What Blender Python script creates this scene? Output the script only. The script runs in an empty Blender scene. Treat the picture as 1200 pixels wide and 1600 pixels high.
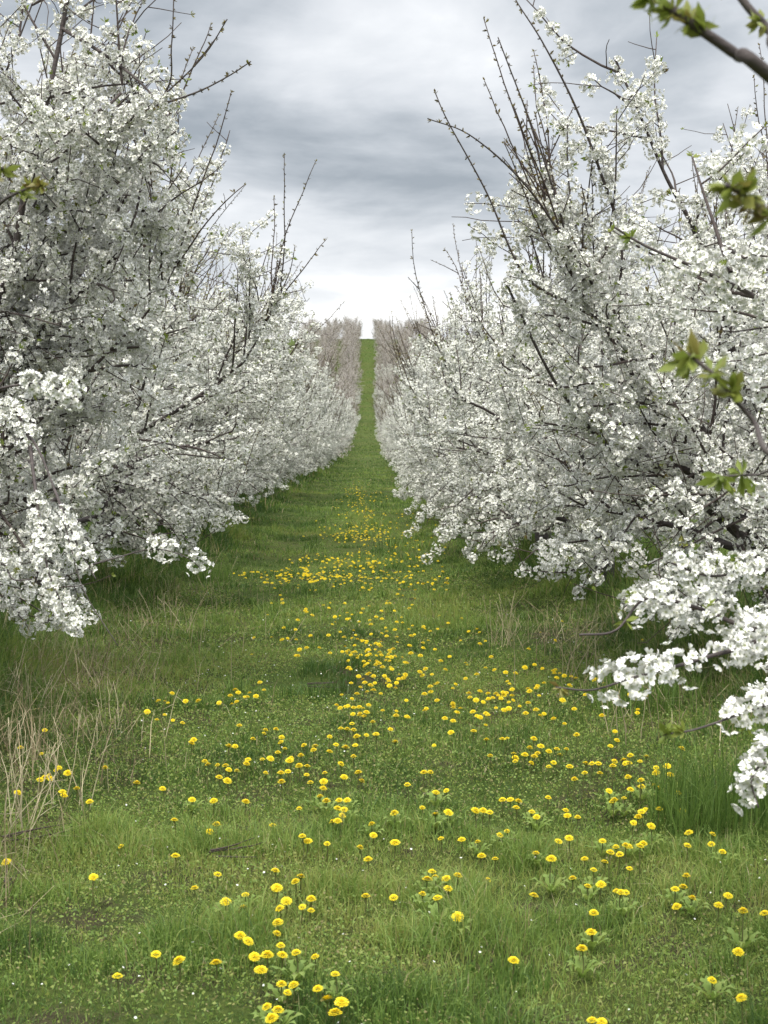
import bpy, math
import numpy as np
from mathutils import Matrix, Vector

S = bpy.context.scene
COL = S.collection
rad = math.radians
PI = math.pi

# ------------------------------------------------------------------ camera
F_PX = 2200.0            # focal length in pixels of the 1200 x 1600 photograph
CAM_H = 1.65
HORIZ = 600.0            # image row of eye level
VPX = 577.0              # image column of the alley's direction
pitch = math.atan((HORIZ - 800.0) / F_PX)
yaw = math.atan((VPX - 600.0) / F_PX)
cam = bpy.data.cameras.new('camera')
cam.sensor_fit = 'VERTICAL'
cam.sensor_height = 24.0
cam.sensor_width = 18.0
cam.lens = 24.0 * F_PX / 1600.0
cam.clip_start = 0.05
cam.clip_end = 5000
cam.dof.use_dof = True
cam.dof.focus_distance = 8.0
cam.dof.aperture_fstop = 6.3
camo = bpy.data.objects.new('camera', cam)
COL.objects.link(camo)
camo.location = (0, 0, CAM_H)
camo.rotation_euler = (PI / 2 + pitch, 0, yaw)
S.camera = camo
CR = np.array(camo.rotation_euler.to_matrix())


def ray(px, py):
    d = CR @ np.array([(px - 600.0) / F_PX, -(py - 800.0) / F_PX, -1.0])
    return d / d[1]                     # scaled to unit advance along the alley


def at(px, py, depth):
    """the place seen at a pixel of the photograph, depth metres down the alley"""
    return np.array([0, 0, CAM_H]) + ray(px, py) * depth


# ------------------------------------------------------------------ sky and sun
SUN_EL, SUN_AZ = rad(63), rad(198)
W = bpy.data.worlds.new('World')
S.world = W
W.use_nodes = True
nt = W.node_tree
nt.nodes.clear()


def N(tree, typ, **kw):
    n = tree.nodes.new(typ)
    for k, v in kw.items():
        if k.startswith('i_'):
            n.inputs[k[2:]].default_value = v
        else:
            setattr(n, k, v)
    return n


def ramp(tree, fac, stops, interp='EASE'):
    n = tree.nodes.new('ShaderNodeValToRGB')
    n.color_ramp.interpolation = interp
    while len(n.color_ramp.elements) < len(stops):
        n.color_ramp.elements.new(0.5)
    for e, (p, c) in zip(n.color_ramp.elements, stops):
        e.position = p
        e.color = (c, c, c, 1) if isinstance(c, (int, float)) else (*c, 1)
    if fac is not None:
        tree.links.new(fac, n.inputs[0])
    return n.outputs[0]


def math_(tree, op, a, b=None, clamp=False):
    n = tree.nodes.new('ShaderNodeMath')
    n.operation = op
    n.use_clamp = clamp
    for i, v in enumerate((a, b)):
        if v is None:
            continue
        if isinstance(v, (int, float)):
            n.inputs[i].default_value = v
        else:
            tree.links.new(v, n.inputs[i])
    return n.outputs[0]


def mix(tree, fac, a, b, blend='MIX'):
    n = tree.nodes.new('ShaderNodeMix')
    n.data_type = 'RGBA'
    n.blend_type = blend
    for s, v in ((n.inputs['Factor'], fac), (n.inputs['A'], a), (n.inputs['B'], b)):
        if isinstance(v, (int, float)):
            s.default_value = v if s.type == 'VALUE' else (v, v, v, 1)
        elif isinstance(v, tuple):
            s.default_value = (*v, 1) if len(v) == 3 else v
        else:
            tree.links.new(v, s)
    return n.outputs['Result']


tc = N(nt, 'ShaderNodeTexCoord')
sep = N(nt, 'ShaderNodeSeparateXYZ')
nt.links.new(tc.outputs['Generated'], sep.inputs[0])
zc = math_(nt, 'MAXIMUM', sep.outputs['Z'], 0.0)
zz = math_(nt, 'ADD', zc, 0.22)
cx = math_(nt, 'DIVIDE', sep.outputs['X'], zz)
cy = math_(nt, 'DIVIDE', sep.outputs['Y'], zz)
cmb = N(nt, 'ShaderNodeCombineXYZ')
nt.links.new(cx, cmb.inputs[0])
nt.links.new(cy, cmb.inputs[1])
cmb.inputs[2].default_value = 3.7
n1 = N(nt, 'ShaderNodeTexNoise', i_Scale=1.35, i_Detail=8.0, i_Roughness=0.52, i_Distortion=0.35)
nt.links.new(cmb.outputs[0], n1.inputs['Vector'])
n2 = N(nt, 'ShaderNodeTexNoise', i_Scale=3.6, i_Detail=6.0, i_Roughness=0.55, i_Distortion=0.3)
nt.links.new(cmb.outputs[0], n2.inputs['Vector'])
f = math_(nt, 'ADD', math_(nt, 'MULTIPLY', n1.outputs['Fac'], 1.35), math_(nt, 'MULTIPLY', n2.outputs['Fac'], 0.50))
f = math_(nt, 'SUBTRACT', f, 0.425)
# elevation bands of the cloud deck: bright strip at the horizon, a slate band, pale veils above
wob = math_(nt, 'ADD', zc, math_(nt, 'MULTIPLY', math_(nt, 'SUBTRACT', n1.outputs['Fac'], 0.5), 0.045))
band = ramp(nt, wob, [(0.0, 0.60), (0.030, 0.66), (0.050, 0.74), (0.068, 0.55), (0.095, 0.47), (0.125, 0.39), (0.175, 0.38),
                      (0.205, 0.51), (0.25, 0.54), (0.35, 0.52), (1.0, 0.52)])
fb = math_(nt, 'ADD', math_(nt, 'MULTIPLY', f, 0.50), math_(nt, 'MULTIPLY', band, 0.56))
cloud = ramp(nt, fb, [(0.38, (1.50, 1.68, 1.88)), (0.45, (2.15, 2.32, 2.52)), (0.52, (2.9, 3.04, 3.22)),
                      (0.61, (3.65, 3.75, 3.88)), (0.71, (5.1, 5.08, 5.0))], 'LINEAR')
zen = ramp(nt, zc, [(0.0, 0.33), (0.28, 0.33), (0.6, 0.8), (1.0, 1.0)])      # an overcast sky is brightest overhead
zen2 = math_(nt, 'MULTIPLY', zen, 3.8)
cl2 = N(nt, 'ShaderNodeVectorMath', operation='SCALE')
nt.links.new(cloud, cl2.inputs[0])
nt.links.new(zen2, cl2.inputs['Scale'])
sky = N(nt, 'ShaderNodeTexSky', sky_type='NISHITA', sun_disc=False, sun_elevation=SUN_EL, sun_rotation=SUN_AZ)
skyc = mix(nt, 0.98, sky.outputs[0], cl2.outputs[0])
bg = N(nt, 'ShaderNodeBackground')
bg.inputs['Strength'].default_value = 0.1
nt.links.new(skyc, bg.inputs['Color'])
wo = N(nt, 'ShaderNodeOutputWorld')
nt.links.new(bg.outputs[0], wo.inputs[0])

sl = bpy.data.lights.new('sun', 'SUN')
sl.energy = 1.5
sl.angle = rad(11)
sl.color = (1.0, 0.95, 0.86)
so = bpy.data.objects.new('sun', sl)
COL.objects.link(so)
sd = Vector((math.sin(SUN_AZ) * math.cos(SUN_EL), math.cos(SUN_AZ) * math.cos(SUN_EL), math.sin(SUN_EL)))
so.rotation_euler = sd.to_track_quat('Z', 'Y').to_euler()
so.location = (0, 0, 30)

vs = S.view_settings
vs.view_transform = 'Standard'
vs.look = 'None'
vs.exposure = 1.05
vs.gamma = 1.0
vs.use_curve_mapping = False
S.cycles.max_bounces = 8
S.cycles.diffuse_bounces = 2
S.cycles.transmission_bounces = 4
S.cycles.use_denoising = True

# ------------------------------------------------------------------ helpers
RT = np.random.default_rng(5).random((256, 256))


def vnoise(x, y, scale, seed=0):
    x = np.asarray(x, float) * scale + seed * 17.31
    y = np.asarray(y, float) * scale + seed * 5.77
    xi, yi = np.floor(x).astype(int), np.floor(y).astype(int)
    fx, fy = x - xi, y - yi
    fx, fy = fx * fx * (3 - 2 * fx), fy * fy * (3 - 2 * fy)
    a, b = RT[xi % 256, yi % 256], RT[(xi + 1) % 256, yi % 256]
    c, d = RT[xi % 256, (yi + 1) % 256], RT[(xi + 1) % 256, (yi + 1) % 256]
    return (a * (1 - fx) + b * fx) * (1 - fy) + (c * (1 - fx) + d * fx) * fy


class MB:
    """collects faces and builds ONE mesh"""

    def __init__(self):
        self.v, self.f, self.t, self.n = [], {}, [], 0

    def add(self, v, faces, tint=None):
        v = np.asarray(v, float).reshape(-1, 3)
        for fa in faces:
            fa = np.asarray(fa, np.int64)
            self.f.setdefault(fa.shape[1], []).append(fa + self.n)
        self.v.append(v)
        self.t.append(np.zeros(len(v)) if tint is None else np.asarray(tint, float))
        self.n += len(v)

    def mesh(self, name, mat, smooth=True):
        me = bpy.data.meshes.new(name)
        v = np.concatenate(self.v).astype(np.float32)
        me.vertices.add(len(v))
        me.vertices.foreach_set('co', v.ravel())
        loops, starts, tot = [], [], 0
        for k, fl in self.f.items():
            fa = np.concatenate(fl)
            loops.append(fa.ravel())
            starts.append(tot + np.arange(len(fa)) * k)
            tot += fa.size
        loops = np.concatenate(loops).astype(np.int32)
        starts = np.concatenate(starts).astype(np.int32)
        me.loops.add(len(loops))
        me.loops.foreach_set('vertex_index', loops)
        me.polygons.add(len(starts))
        me.polygons.foreach_set('loop_start', starts)
        me.update(calc_edges=True)
        me.polygons.foreach_set('use_smooth', np.full(len(starts), smooth))
        a = me.attributes.new('tint', 'FLOAT', 'POINT')
        a.data.foreach_set('value', np.concatenate(self.t).astype(np.float32))
        for m in (mat if isinstance(mat, (list, tuple)) else [mat]):
            me.materials.append(m)
        return me


def link(name, me, parent=None, loc=None):
    o = bpy.data.objects.new(name, me)
    COL.objects.link(o)
    if parent is not None:
        o.parent = parent
    if loc is not None:
        o.location = loc
    return o


def tag(o, label=None, cat=None, group=None, kind=None):
    for k, v in (('label', label), ('category', cat), ('group', group), ('kind', kind)):
        if v:
            o[k] = v
    return o


def empty(name, loc, rz=0.0):
    o = bpy.data.objects.new(name, None)
    o.empty_display_size = 0.2
    COL.objects.link(o)
    o.location = loc
    o.rotation_euler = (0, 0, rz)
    return o


def copy_tree(o, parent=None):
    c = o.copy()
    COL.objects.link(c)
    if parent is not None:
        c.parent = parent
    for ch in list(o.children):
        copy_tree(ch, c)
    return c


def unit(v):
    v = np.asarray(v, float)
    return v / (np.linalg.norm(v, axis=-1, keepdims=True) + 1e-12)


def tube(mb, pts, r, sides=5, tint=0.0):
    pts = np.asarray(pts, float)
    n = len(pts)
    r = np.broadcast_to(r, (n,))
    t = unit(np.gradient(pts, axis=0))
    ref = np.array([0.31, 0.22, 0.92]) if abs(t[n // 2, 2]) < 0.8 else np.array([0.95, 0.2, 0.1])
    u = unit(np.cross(t, ref))
    w = np.cross(t, u)
    a = np.arange(sides) * 2 * PI / sides
    ring = pts[:, None] + r[:, None, None] * (np.cos(a)[None, :, None] * u[:, None] + np.sin(a)[None, :, None] * w[:, None])
    i = np.arange(n - 1)[:, None] * sides
    j = np.arange(sides)[None]
    j2 = (j + 1) % sides
    q = np.stack([i + j, i + j2, i + sides + j2, i + sides + j], -1).reshape(-1, 4)
    v = np.concatenate([ring.reshape(-1, 3), pts[-1:]])
    tip = np.stack([(n - 1) * sides + np.arange(sides), (n - 1) * sides + (np.arange(sides) + 1) % sides,
                    np.full(sides, n * sides)], -1)
    mb.add(v, [q, tip], np.full(len(v), tint) if isinstance(tint, (int, float)) else tint)


def frames(d, rng):
    """orthonormal frames with z along d and a random roll"""
    d = unit(d)
    ref = unit(rng.normal(size=d.shape))
    x = unit(np.cross(ref, d))
    return np.stack([x, np.cross(d, x), d], -1)        # columns x y z


def scatter(mb, pos, dirs, size, tv, tf, tt, rng, jitter=0.0, tadd=None):
    """copies of a template (vertices tv, faces tf by arity) at pos, its z along dirs"""
    m, k = len(pos), len(tv)
    if m == 0:
        return
    Rm = frames(dirs, rng)
    v = np.einsum('mij,kj->mki', Rm, tv) * np.asarray(size).reshape(-1, 1, 1)
    if jitter:
        v += rng.normal(size=v.shape) * jitter * np.asarray(size).reshape(-1, 1, 1)
    v += pos[:, None]
    fs = [(fa[None] + (np.arange(m) * k)[:, None, None]).reshape(-1, fa.shape[1]) for fa in tf]
    t = np.tile(tt, m) if tadd is None else (tt[None] + np.asarray(tadd)[:, None]).ravel()
    mb.add(v.reshape(-1, 3), fs, t)


def pol(r, deg, z):
    return (r * math.cos(rad(deg)), r * math.sin(rad(deg)), z)


def flower_template(fine):
    v, f4, f5, t = [(0, 0, -0.12)], [], [], [0.0]
    for p in range(5):
        a = p * 72
        b = len(v)
        z = 0.05 if p % 2 else -0.02
        if fine:
            v += [pol(.60, a - 39, .20 + z), pol(.97, a - 19, .42 + z), pol(.97, a + 19, .42 + z), pol(.60, a + 39, .20 + z)]
            t += [0.75, 1, 1, 0.75]
            f5.append((0, b, b + 1, b + 2, b + 3))
        else:
            v += [pol(.80, a - 40, .28 + z), pol(1.0, a, .42 + z), pol(.80, a + 40, .28 + z)]
            t += [0.8, 1, 0.8]
            f4.append((0, b, b + 1, b + 2))
    if fine:
        f3 = []
        for p in range(6):          # stamens
            b = len(v)
            v += [pol(.10, p * 60 - 20, .0), pol(.10, p * 60 + 20, .0), pol(.30, p * 60 + 11, .50)]
            t += [.1, .1, -.2]
            f3.append((b, b + 1, b + 2))
        return np.array(v, float), [np.array(f5), np.array(f3)], np.array(t, float)
    fs = [np.array(f5)] if fine else [np.array(f4)]
    return np.array(v, float), fs, np.array(t, float)


FL_FINE = flower_template(True)
FL_MID = flower_template(False)
# a leaf: folded blade along z
LEAF = (np.array([(0, 0, 0), (-.17, .031, .6), (0, -.02, .5), (.17, .031, .6), (0, .12, 1.0)], float),
        [np.array([(0, 3, 2), (0, 2, 1), (2, 3, 4), (1, 2, 4)])], np.zeros(5))


# ------------------------------------------------------------------ materials
def new_mat(name):
    m = bpy.data.materials.new(name)
    m.use_nodes = True
    m.node_tree.nodes.clear()
    return m, m.node_tree


def leafy(name, colour_fn, translucent=0.3, rough=0.6, spec=0.25, tr_tint=(1, 1, 1)):
    m, t = new_mat(name)
    c = colour_fn(t)
    p = N(t, 'ShaderNodeBsdfPrincipled')
    p.inputs['Roughness'].default_value = rough
    p.inputs['Specular IOR Level'].default_value = spec
    tr = N(t, 'ShaderNodeBsdfTranslucent')
    t.links.new(c, p.inputs['Base Color'])
    t.links.new(mix(t, 1.0, c, tr_tint, 'MULTIPLY'), tr.inputs['Color'])
    ms = N(t, 'ShaderNodeMixShader')
    ms.inputs[0].default_value = translucent
    t.links.new(p.outputs[0], ms.inputs[1])
    t.links.new(tr.outputs[0], ms.inputs[2])
    o = N(t, 'ShaderNodeOutputMaterial')
    t.links.new(ms.outputs[0], o.inputs[0])
    return m


def attr(t, name='tint'):
    a = N(t, 'ShaderNodeAttribute', attribute_name=name)
    return a.outputs['Fac']


def obj_noise(t, scale, detail=3.0, coord='Object'):
    c = N(t, 'ShaderNodeTexCoord')
    n = N(t, 'ShaderNodeTexNoise', i_Scale=scale, i_Detail=detail)
    t.links.new(c.outputs[coord], n.inputs['Vector'])
    return n.outputs['Fac']


def petal_colour(t):
    a = attr(t)
    base = ramp(t, a, [(0.0, (.42, .46, .20)), (0.3, (.72, .73, .60)), (0.62, (.85, .845, .79)), (1.0, (.91, .90, .85))], 'LINEAR')
    n = obj_noise(t, 9.0, 2.0)
    return mix(t, 1.0, base, ramp(t, n, [(0.3, .90), (0.7, 1.0)]), 'MULTIPLY')


def far_petal_colour(t):
    a = attr(t)
    base = ramp(t, a, [(0.0, (.58, .50, .41)), (1.0, (.87, .82, .79))], 'LINEAR')
    n = obj_noise(t, 3.0, 2.0)
    return mix(t, 1.0, base, ramp(t, n, [(0.3, .82), (0.7, 1.0)]), 'MULTIPLY')


M_PETAL = leafy('white_petals', petal_colour, 0.10, 0.7, 0.15)
M_FARPETAL = leafy('pinkish_petals', far_petal_colour, 0.30, 0.7, 0.15)
# tint 0 = fresh green leaf, 1 = bronze bud
M_LEAF = leafy('young_leaves', lambda t: ramp(t, attr(t), [(0.0, (.17, .23, .035)), (0.35, (.26, .31, .06)), (0.65, (.21, .16, .045)),
                                                             (1.0, (.075, .060, .030))], 'LINEAR'), 0.35, 0.45, 0.4)


def bark_mat():
    m, t = new_mat('cherry_bark')
    c = N(t, 'ShaderNodeTexCoord')
    mp = N(t, 'ShaderNodeMapping')
    mp.inputs['Scale'].default_value = (14, 14, 60)
    t.links.new(c.outputs['Object'], mp.inputs[0])
    n = N(t, 'ShaderNodeTexNoise', i_Scale=1.0, i_Detail=4.0)
    t.links.new(mp.outputs[0], n.inputs['Vector'])
    a = attr(t)      # 0 = old limb, 1 = thin reddish twig
    old = ramp(t, n.outputs['Fac'], [(0.3, (.040, .034, .034)), (0.55, (.090, .078, .076)), (0.75, (.16, .14, .135))], 'LINEAR')
    col = mix(t, a, old, (.062, .042, .034))
    p = N(t, 'ShaderNodeBsdfPrincipled')
    p.inputs['Roughness'].default_value = 0.7
    p.inputs['Specular IOR Level'].default_value = 0.35
    t.links.new(col, p.inputs['Base Color'])
    b = N(t, 'ShaderNodeBump')
    b.inputs['Strength'].default_value = 0.5
    b.inputs['Distance'].default_value = 0.01
    t.links.new(n.outputs['Fac'], b.inputs['Height'])
    t.links.new(b.outputs[0], p.inputs['Normal'])
    o = N(t, 'ShaderNodeOutputMaterial')
    t.links.new(p.outputs[0], o.inputs[0])
    return m


M_BARK = bark_mat()

# grass: tint 0 dark blade, .5 mid, .8 yellow green, 1 straw
M_GRASS = leafy('grass_blades', lambda t: ramp(t, attr(t), [(0.0, (.058, .115, .026)), (0.3, (.160, .255, .058)), (0.55, (.260, .365, .090)),
                                                              (0.78, (.33, .37, .10)), (0.9, (.34, .30, .14)), (1.0, (.46, .40, .25))], 'LINEAR'),
                0.45, 0.5, 0.3, (1, 1, .8))
M_STRAW = leafy('dry_stalks', lambda t: ramp(t, attr(t), [(0.0, (.19, .135, .085)), (0.4, (.38, .31, .19)), (1.0, (.60, .53, .35))], 'LINEAR'), 0.15, 0.7, 0.2)
M_YELLOW = leafy('dandelion_florets', lambda t: ramp(t, attr(t), [(0.0, (.84, .56, .010)), (0.45, (.86, .63, .014)), (1.0, (.90, .74, .04))], 'LINEAR'), 0.2, 0.6, 0.2)
M_STEM = leafy('dandelion_green', lambda t: ramp(t, attr(t), [(0.0, (.12, .17, .04)), (1.0, (.16, .12, .07))], 'LINEAR'), 0.2, 0.5, 0.3)
M_TINY = leafy('tiny_white_petals', lambda t: ramp(t, attr(t), [(0.0, (.75, .76, .66)), (1.0, (.8, .8, .76))], 'LINEAR'), 0.2, 0.7, 0.2)


def ground_mat():
    m, t = new_mat('turf_and_soil')
    c = N(t, 'ShaderNodeTexCoord')
    big = N(t, 'ShaderNodeTexNoise', i_Scale=0.35, i_Detail=5.0, i_Roughness=0.6)
    mid = N(t, 'ShaderNodeTexNoise', i_Scale=2.4, i_Detail=6.0, i_Roughness=0.65)
    fine = N(t, 'ShaderNodeTexNoise', i_Scale=38.0, i_Detail=5.0, i_Roughness=0.7)
    for n in (big, mid, fine):
        t.links.new(c.outputs['Object'], n.inputs['Vector'])
    g = ramp(t, fine.outputs['Fac'], [(0.3, (.026, .046, .010)), (0.5, (.062, .092, .020)), (0.66, (.100, .130, .030)), (0.8, (.14, .15, .05))], 'LINEAR')
    y = ramp(t, fine.outputs['Fac'], [(0.3, (.044, .052, .014)), (0.6, (.10, .115, .032)), (0.8, (.16, .15, .06))], 'LINEAR')
    col = mix(t, ramp(t, big.outputs['Fac'], [(0.42, 0.0), (0.62, 0.7)]), g, y)
    soil = ramp(t, fine.outputs['Fac'], [(0.3, (.030, .022, .014)), (0.7, (.085, .066, .045))], 'LINEAR')
    a = attr(t)      # how grassy (0 bare soil between near blades .. 1 closed far turf)
    k = math_(t, 'ADD', mid.outputs['Fac'], math_(t, 'MULTIPLY', math_(t, 'SUBTRACT', 1.0, a), 0.18))
    col = mix(t, ramp(t, k, [(0.66, 0.0), (0.82, 0.8)]), col, soil)
    p = N(t, 'ShaderNodeBsdfPrincipled')
    p.inputs['Roughness'].default_value = 0.95
    p.inputs['Specular IOR Level'].default_value = 0.1
    t.links.new(col, p.inputs['Base Color'])
    b = N(t, 'ShaderNodeBump')
    b.inputs['Strength'].default_value = 0.7
    b.inputs['Distance'].default_value = 0.05
    t.links.new(fine.outputs['Fac'], b.inputs['Height'])
    t.links.new(b.outputs[0], p.inputs['Normal'])
    o = N(t, 'ShaderNodeOutputMaterial')
    t.links.new(p.outputs[0], o.inputs[0])
    return m


M_GROUND = ground_mat()

# ------------------------------------------------------------------ terrain
XL, XR = -3.1, 2.6          # trunk lines of the two rows
_ky = np.array([-80, 0, 15, 30, 55, 90, 127, 155, 185, 215, 240, 258, 280, 310, 400, 800, 1600])
_kz = np.array([1.6, 0, -.5, -1.05, -2.1, -3.4, -4.1, -3.6, -1.6, 3.0, 8.6, 9.9, 10.2, 9.4, 5, -8, -14.])
_ty = np.arange(-80, 1600, 1.0)
_tz = np.interp(_ty, _ky, _kz)
_g = np.exp(-0.5 * (np.arange(-18, 19) / 6.0) ** 2)
_tz = np.convolve(np.pad(_tz, 18, mode='edge'), _g / _g.sum(), mode='valid')
_tz -= np.interp(0, _ty, _tz)


def gz(x, y):
    x, y = np.asarray(x, float), np.asarray(y, float)
    z = np.interp(y, _ty, _tz)
    wob = 0.35 * (vnoise(y, y * 0, 0.25, 3) - 0.5)
    for row in (XL, XR, XL - 5.8, XR + 5.8):
        z = z + 0.11 * np.exp(-((x - row - wob) / 1.15) ** 2)      # grassy bank under each row
    fade = np.clip(1.3 - np.abs(y) / 120, 0, 1)
    z = z + fade * (0.10 * (vnoise(x, y, 0.45, 1) - .5) + 0.035 * (vnoise(x, y, 1.9, 2) - .5))
    z = z - 0.03 * np.exp(-((x + 1.15) / .35) ** 2) - 0.03 * np.exp(-((x - .55) / .35) ** 2)   # wheel tracks
    return z


def hit(px, py, lift=0.0):
    """ground point seen at a pixel"""
    r = ray(px, py)
    d = np.linspace(1.5, 160, 40000)
    g = CAM_H + r[2] * d - gz(r[0] * d, d) - lift
    i = np.argmax(g < 0)
    return np.array([r[0] * d[i], d[i], float(gz(r[0] * d[i], d[i]))])


def build_ground():
    xs = np.concatenate([-np.geomspace(700, 7, 24), np.arange(-6.8, 6.9, 0.12), np.geomspace(7, 700, 24)])
    ys = np.concatenate([np.arange(-80, 2, 4), np.arange(2, 14, 0.12), np.arange(14, 45, 0.35), np.arange(45, 320, 1.5), np.geomspace(321, 1590, 30)])
    X, Y = np.meshgrid(xs, ys)
    Z = gz(X, Y)
    nx, ny = len(xs), len(ys)
    i = (np.arange(ny - 1)[:, None] * nx + np.arange(nx - 1)[None]).ravel()
    mb = MB()
    t = np.clip((Y - 8) / 30, 0, 1)
    mb.add(np.stack([X, Y, Z], -1), [np.stack([i, i + 1, i + nx + 1, i + nx], -1)], t.ravel())
    tag(link('ground', mb.mesh('ground', M_GROUND)), 'rolling grassy ground of the orchard alley dipping then climbing a hill', 'ground', None, 'structure')


build_ground()


# ------------------------------------------------------------------ grass
def blades(mb, x, y, h, w, tint, rng, lean=0.5, z0=None):
    n = len(x)
    z = gz(x, y) - 0.01 if z0 is None else z0
    a = rng.random(n) * 2 * PI
    b = rng.random(n) * 2 * PI
    ln = np.abs(rng.normal(0, lean, n)) * h
    base = np.stack([x, y, z], -1)
    wd = np.stack([np.cos(a), np.sin(a), 0 * a], -1) * (w / 2)[:, None]
    ld = np.stack([np.cos(b), np.sin(b), 0 * b], -1)
    mid_ = base + ld * (ln * .35)[:, None] + np.array([0, 0, 1]) * (h * .58)[:, None]
    tip = base + ld * ln[:, None] + np.array([0, 0, 1]) * (h * (1 - .25 * np.minimum(ln / h, 1.5)))[:, None]
    v = np.stack([base - wd, base + wd, mid_ + wd * .75, mid_ - wd * .75, tip], 1)
    o = (np.arange(n) * 5)[:, None]
    mb.add(v.reshape(-1, 3), [o + np.array([0, 1, 2, 3]), o + np.array([3, 2, 4])], np.repeat(tint, 5))


def verge(x, y):
    """1 in the long grass under the rows, 0 in the mown alley"""
    e = 0.5 * (vnoise(x * 0, y, 0.8, 9) - .5)
    l = np.clip((XL + 1.25 + e - x) / .5, 0, 1)
    r = np.clip((x - (XR - .95 + e)) / .5, 0, 1)
    return np.maximum(l, r)


def build_grass():
    rng = np.random.default_rng(11)
    mb = MB()
    for y0, y1, dens, wmul, hm in ((2.6, 5.5, 7500, 1.0, 1), (5.5, 8, 5200, 1.15, 1), (8, 12, 3000, 1.5, 1), (12, 18, 1500, 2.1, 1), (18, 28, 700, 3.0, 1),
                                   (28, 45, 260, 4.5, 1.0), (45, 80, 80, 8, 1.0), (80, 130, 30, 13, 1.0), (130, 185, 16, 18, 1.2), (185, 262, 10, 26, 1.3)):
        xa, xb = max(-.262 * y1 - .9, -5.2), min(.285 * y1 + .9, 4.6)
        if y0 > 70:
            xa, xb = -3.2, 2.7
        n = int((xb - xa) * (y1 - y0) * dens)
        x = xa + (xb - xa) * rng.random(n)
        y = y0 + (y1 - y0) * rng.random(n)
        p1, p2, p3 = vnoise(x, y, 1.1, 4), vnoise(x, y, 4.2, 5), vnoise(x, y, .5, 6)
        vg = verge(x, y)
        bare = (p2 * .55 + p1 * .3 + .15 - .12 * np.exp(-((x + 1.15) / .3) ** 2) - .12 * np.exp(-((x - .55) / .3) ** 2) < .33) & (vg < .3)
        keep = ~bare | (rng.random(n) < .55)
        x, y, p1, p2, p3, vg = (q[keep] for q in (x, y, p1, p2, p3, vg))
        n = len(x)
        h = (.020 + .034 * p1 * p2 * 2.2 + .04 * np.clip(p2 - .52, 0, 1) * 4 * (p3 > .42)) * (.6 + .8 * rng.random(n))
        h = h * (1 - vg) + vg * (.10 + .22 * rng.random(n) * (.5 + p1)) * (.7 + .6 * p2)
        w = (.0022 + .0026 * rng.random(n)) * wmul * (1 + .5 * vg)
        t = .33 + .62 * (p1 - .5) + .45 * (p3 - .5) + .25 * (vnoise(x, y, 7.0, 8) - .5) + rng.normal(0, .19, n) - .14 * vg - .20 * np.clip((p2 - .55) * 6, 0, 1)
        t = np.clip(t - .16 * min(max((y0 - 40) / 60, 0), 1), .02, .82)
        dead = rng.random(n) < (.035 + .06 * (p3 < .4) + .05 * vg)
        t[dead] = .86 + .14 * rng.random(dead.sum())
        blades(mb, x, y, h * hm, w, t, rng, .75)
    tag(link('grass', mb.mesh('grass', M_GRASS)), 'short green grass growing all along the mown alley, longer under the trees', 'grass', None, 'stuff')

    # low broad leaves between the blades
    mb = MB()
    for y0, y1, dens, s in ((2.6, 6, 6500, .8), (6, 10, 3200, .95), (10, 16, 900, 1.4)):
        xa, xb = max(-.262 * y1 - .9, -2.6), min(.285 * y1 + .9, 2.2)
        n = int((xb - xa) * (y1 - y0) * dens)
        x = xa + (xb - xa) * rng.random(n)
        y = y0 + (y1 - y0) * rng.random(n)
        keep = vnoise(x, y, 1.3, 14) + .35 * rng.random(n) > .55
        x, y = x[keep], y[keep]
        n = len(x)
        pos = np.stack([x, y, gz(x, y) + .012 + .03 * rng.random(n)], -1)
        d = unit(np.stack([rng.normal(size=n), rng.normal(size=n), .15 + .5 * rng.random(n)], -1))
        tv = LEAF[0] * np.array([1.9, 1.2, 1.0])
        scatter(mb, pos, d, (.007 + .011 * rng.random(n)) * s, tv, LEAF[1], np.zeros(5), rng, 0, np.clip(rng.normal(.60, .20, n), .1, .9))
    tag(link('clover', mb.mesh('clover', M_GRASS)), 'low clover and small broad leaves matted among the short grass', 'clover', None, 'stuff')

    mb = MB()
    n = 1100
    x = rng.uniform(-2.2, 2.0, n)
    y = 3 + 12 * rng.random(n)
    k = (vnoise(x, y, .8, 21) > .56)
    x, y = x[k], y[k]
    pos = np.stack([x, y, gz(x, y) + .03 + .04 * rng.random(len(x))], -1)
    d = unit(np.stack([rng.normal(0, .4, len(x)), rng.normal(0, .4, len(x)), np.ones(len(x))], -1))
    scatter(mb, pos, d, .0025 + .003 * rng.random(len(x)), FL_MID[0], FL_MID[1], FL_MID[2], rng)
    tag(link('chickweed_flowers', mb.mesh('chickweed', M_TINY)), 'tiny white chickweed flowers and fallen petals speckling the short grass', 'wildflowers', None, 'stuff')

    # matted dead growth on the verges
    mb = MB()
    pts = []
    for cx_, cy_, sx, sy, m in ((-1.95, 6.9, .38, .7, 800), (-2.1, 8.4, .45, 1.2, 1100), (-1.75, 11.5, .4, 2, 500), (1.7, 10.5, .35, .8, 350), (2.0, 8.0, .35, .8, 350),
                                (-1.35, 4.9, .12, .5, 160)):
        x, y = rng.normal(cx_, sx, m), rng.normal(cy_, sy, m)
        blades(mb, x, y, .10 + .30 * rng.random(m) ** 1.5, .0025 + .002 * rng.random(m), np.clip(rng.normal(.35, .25, m), 0, 1), rng, 1.1)
    tag(link('dry_grass', mb.mesh('dry_grass', M_STRAW)), 'brown matted dead grass along the verges under the trees', 'dry grass', None, 'stuff')


build_grass()


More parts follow.
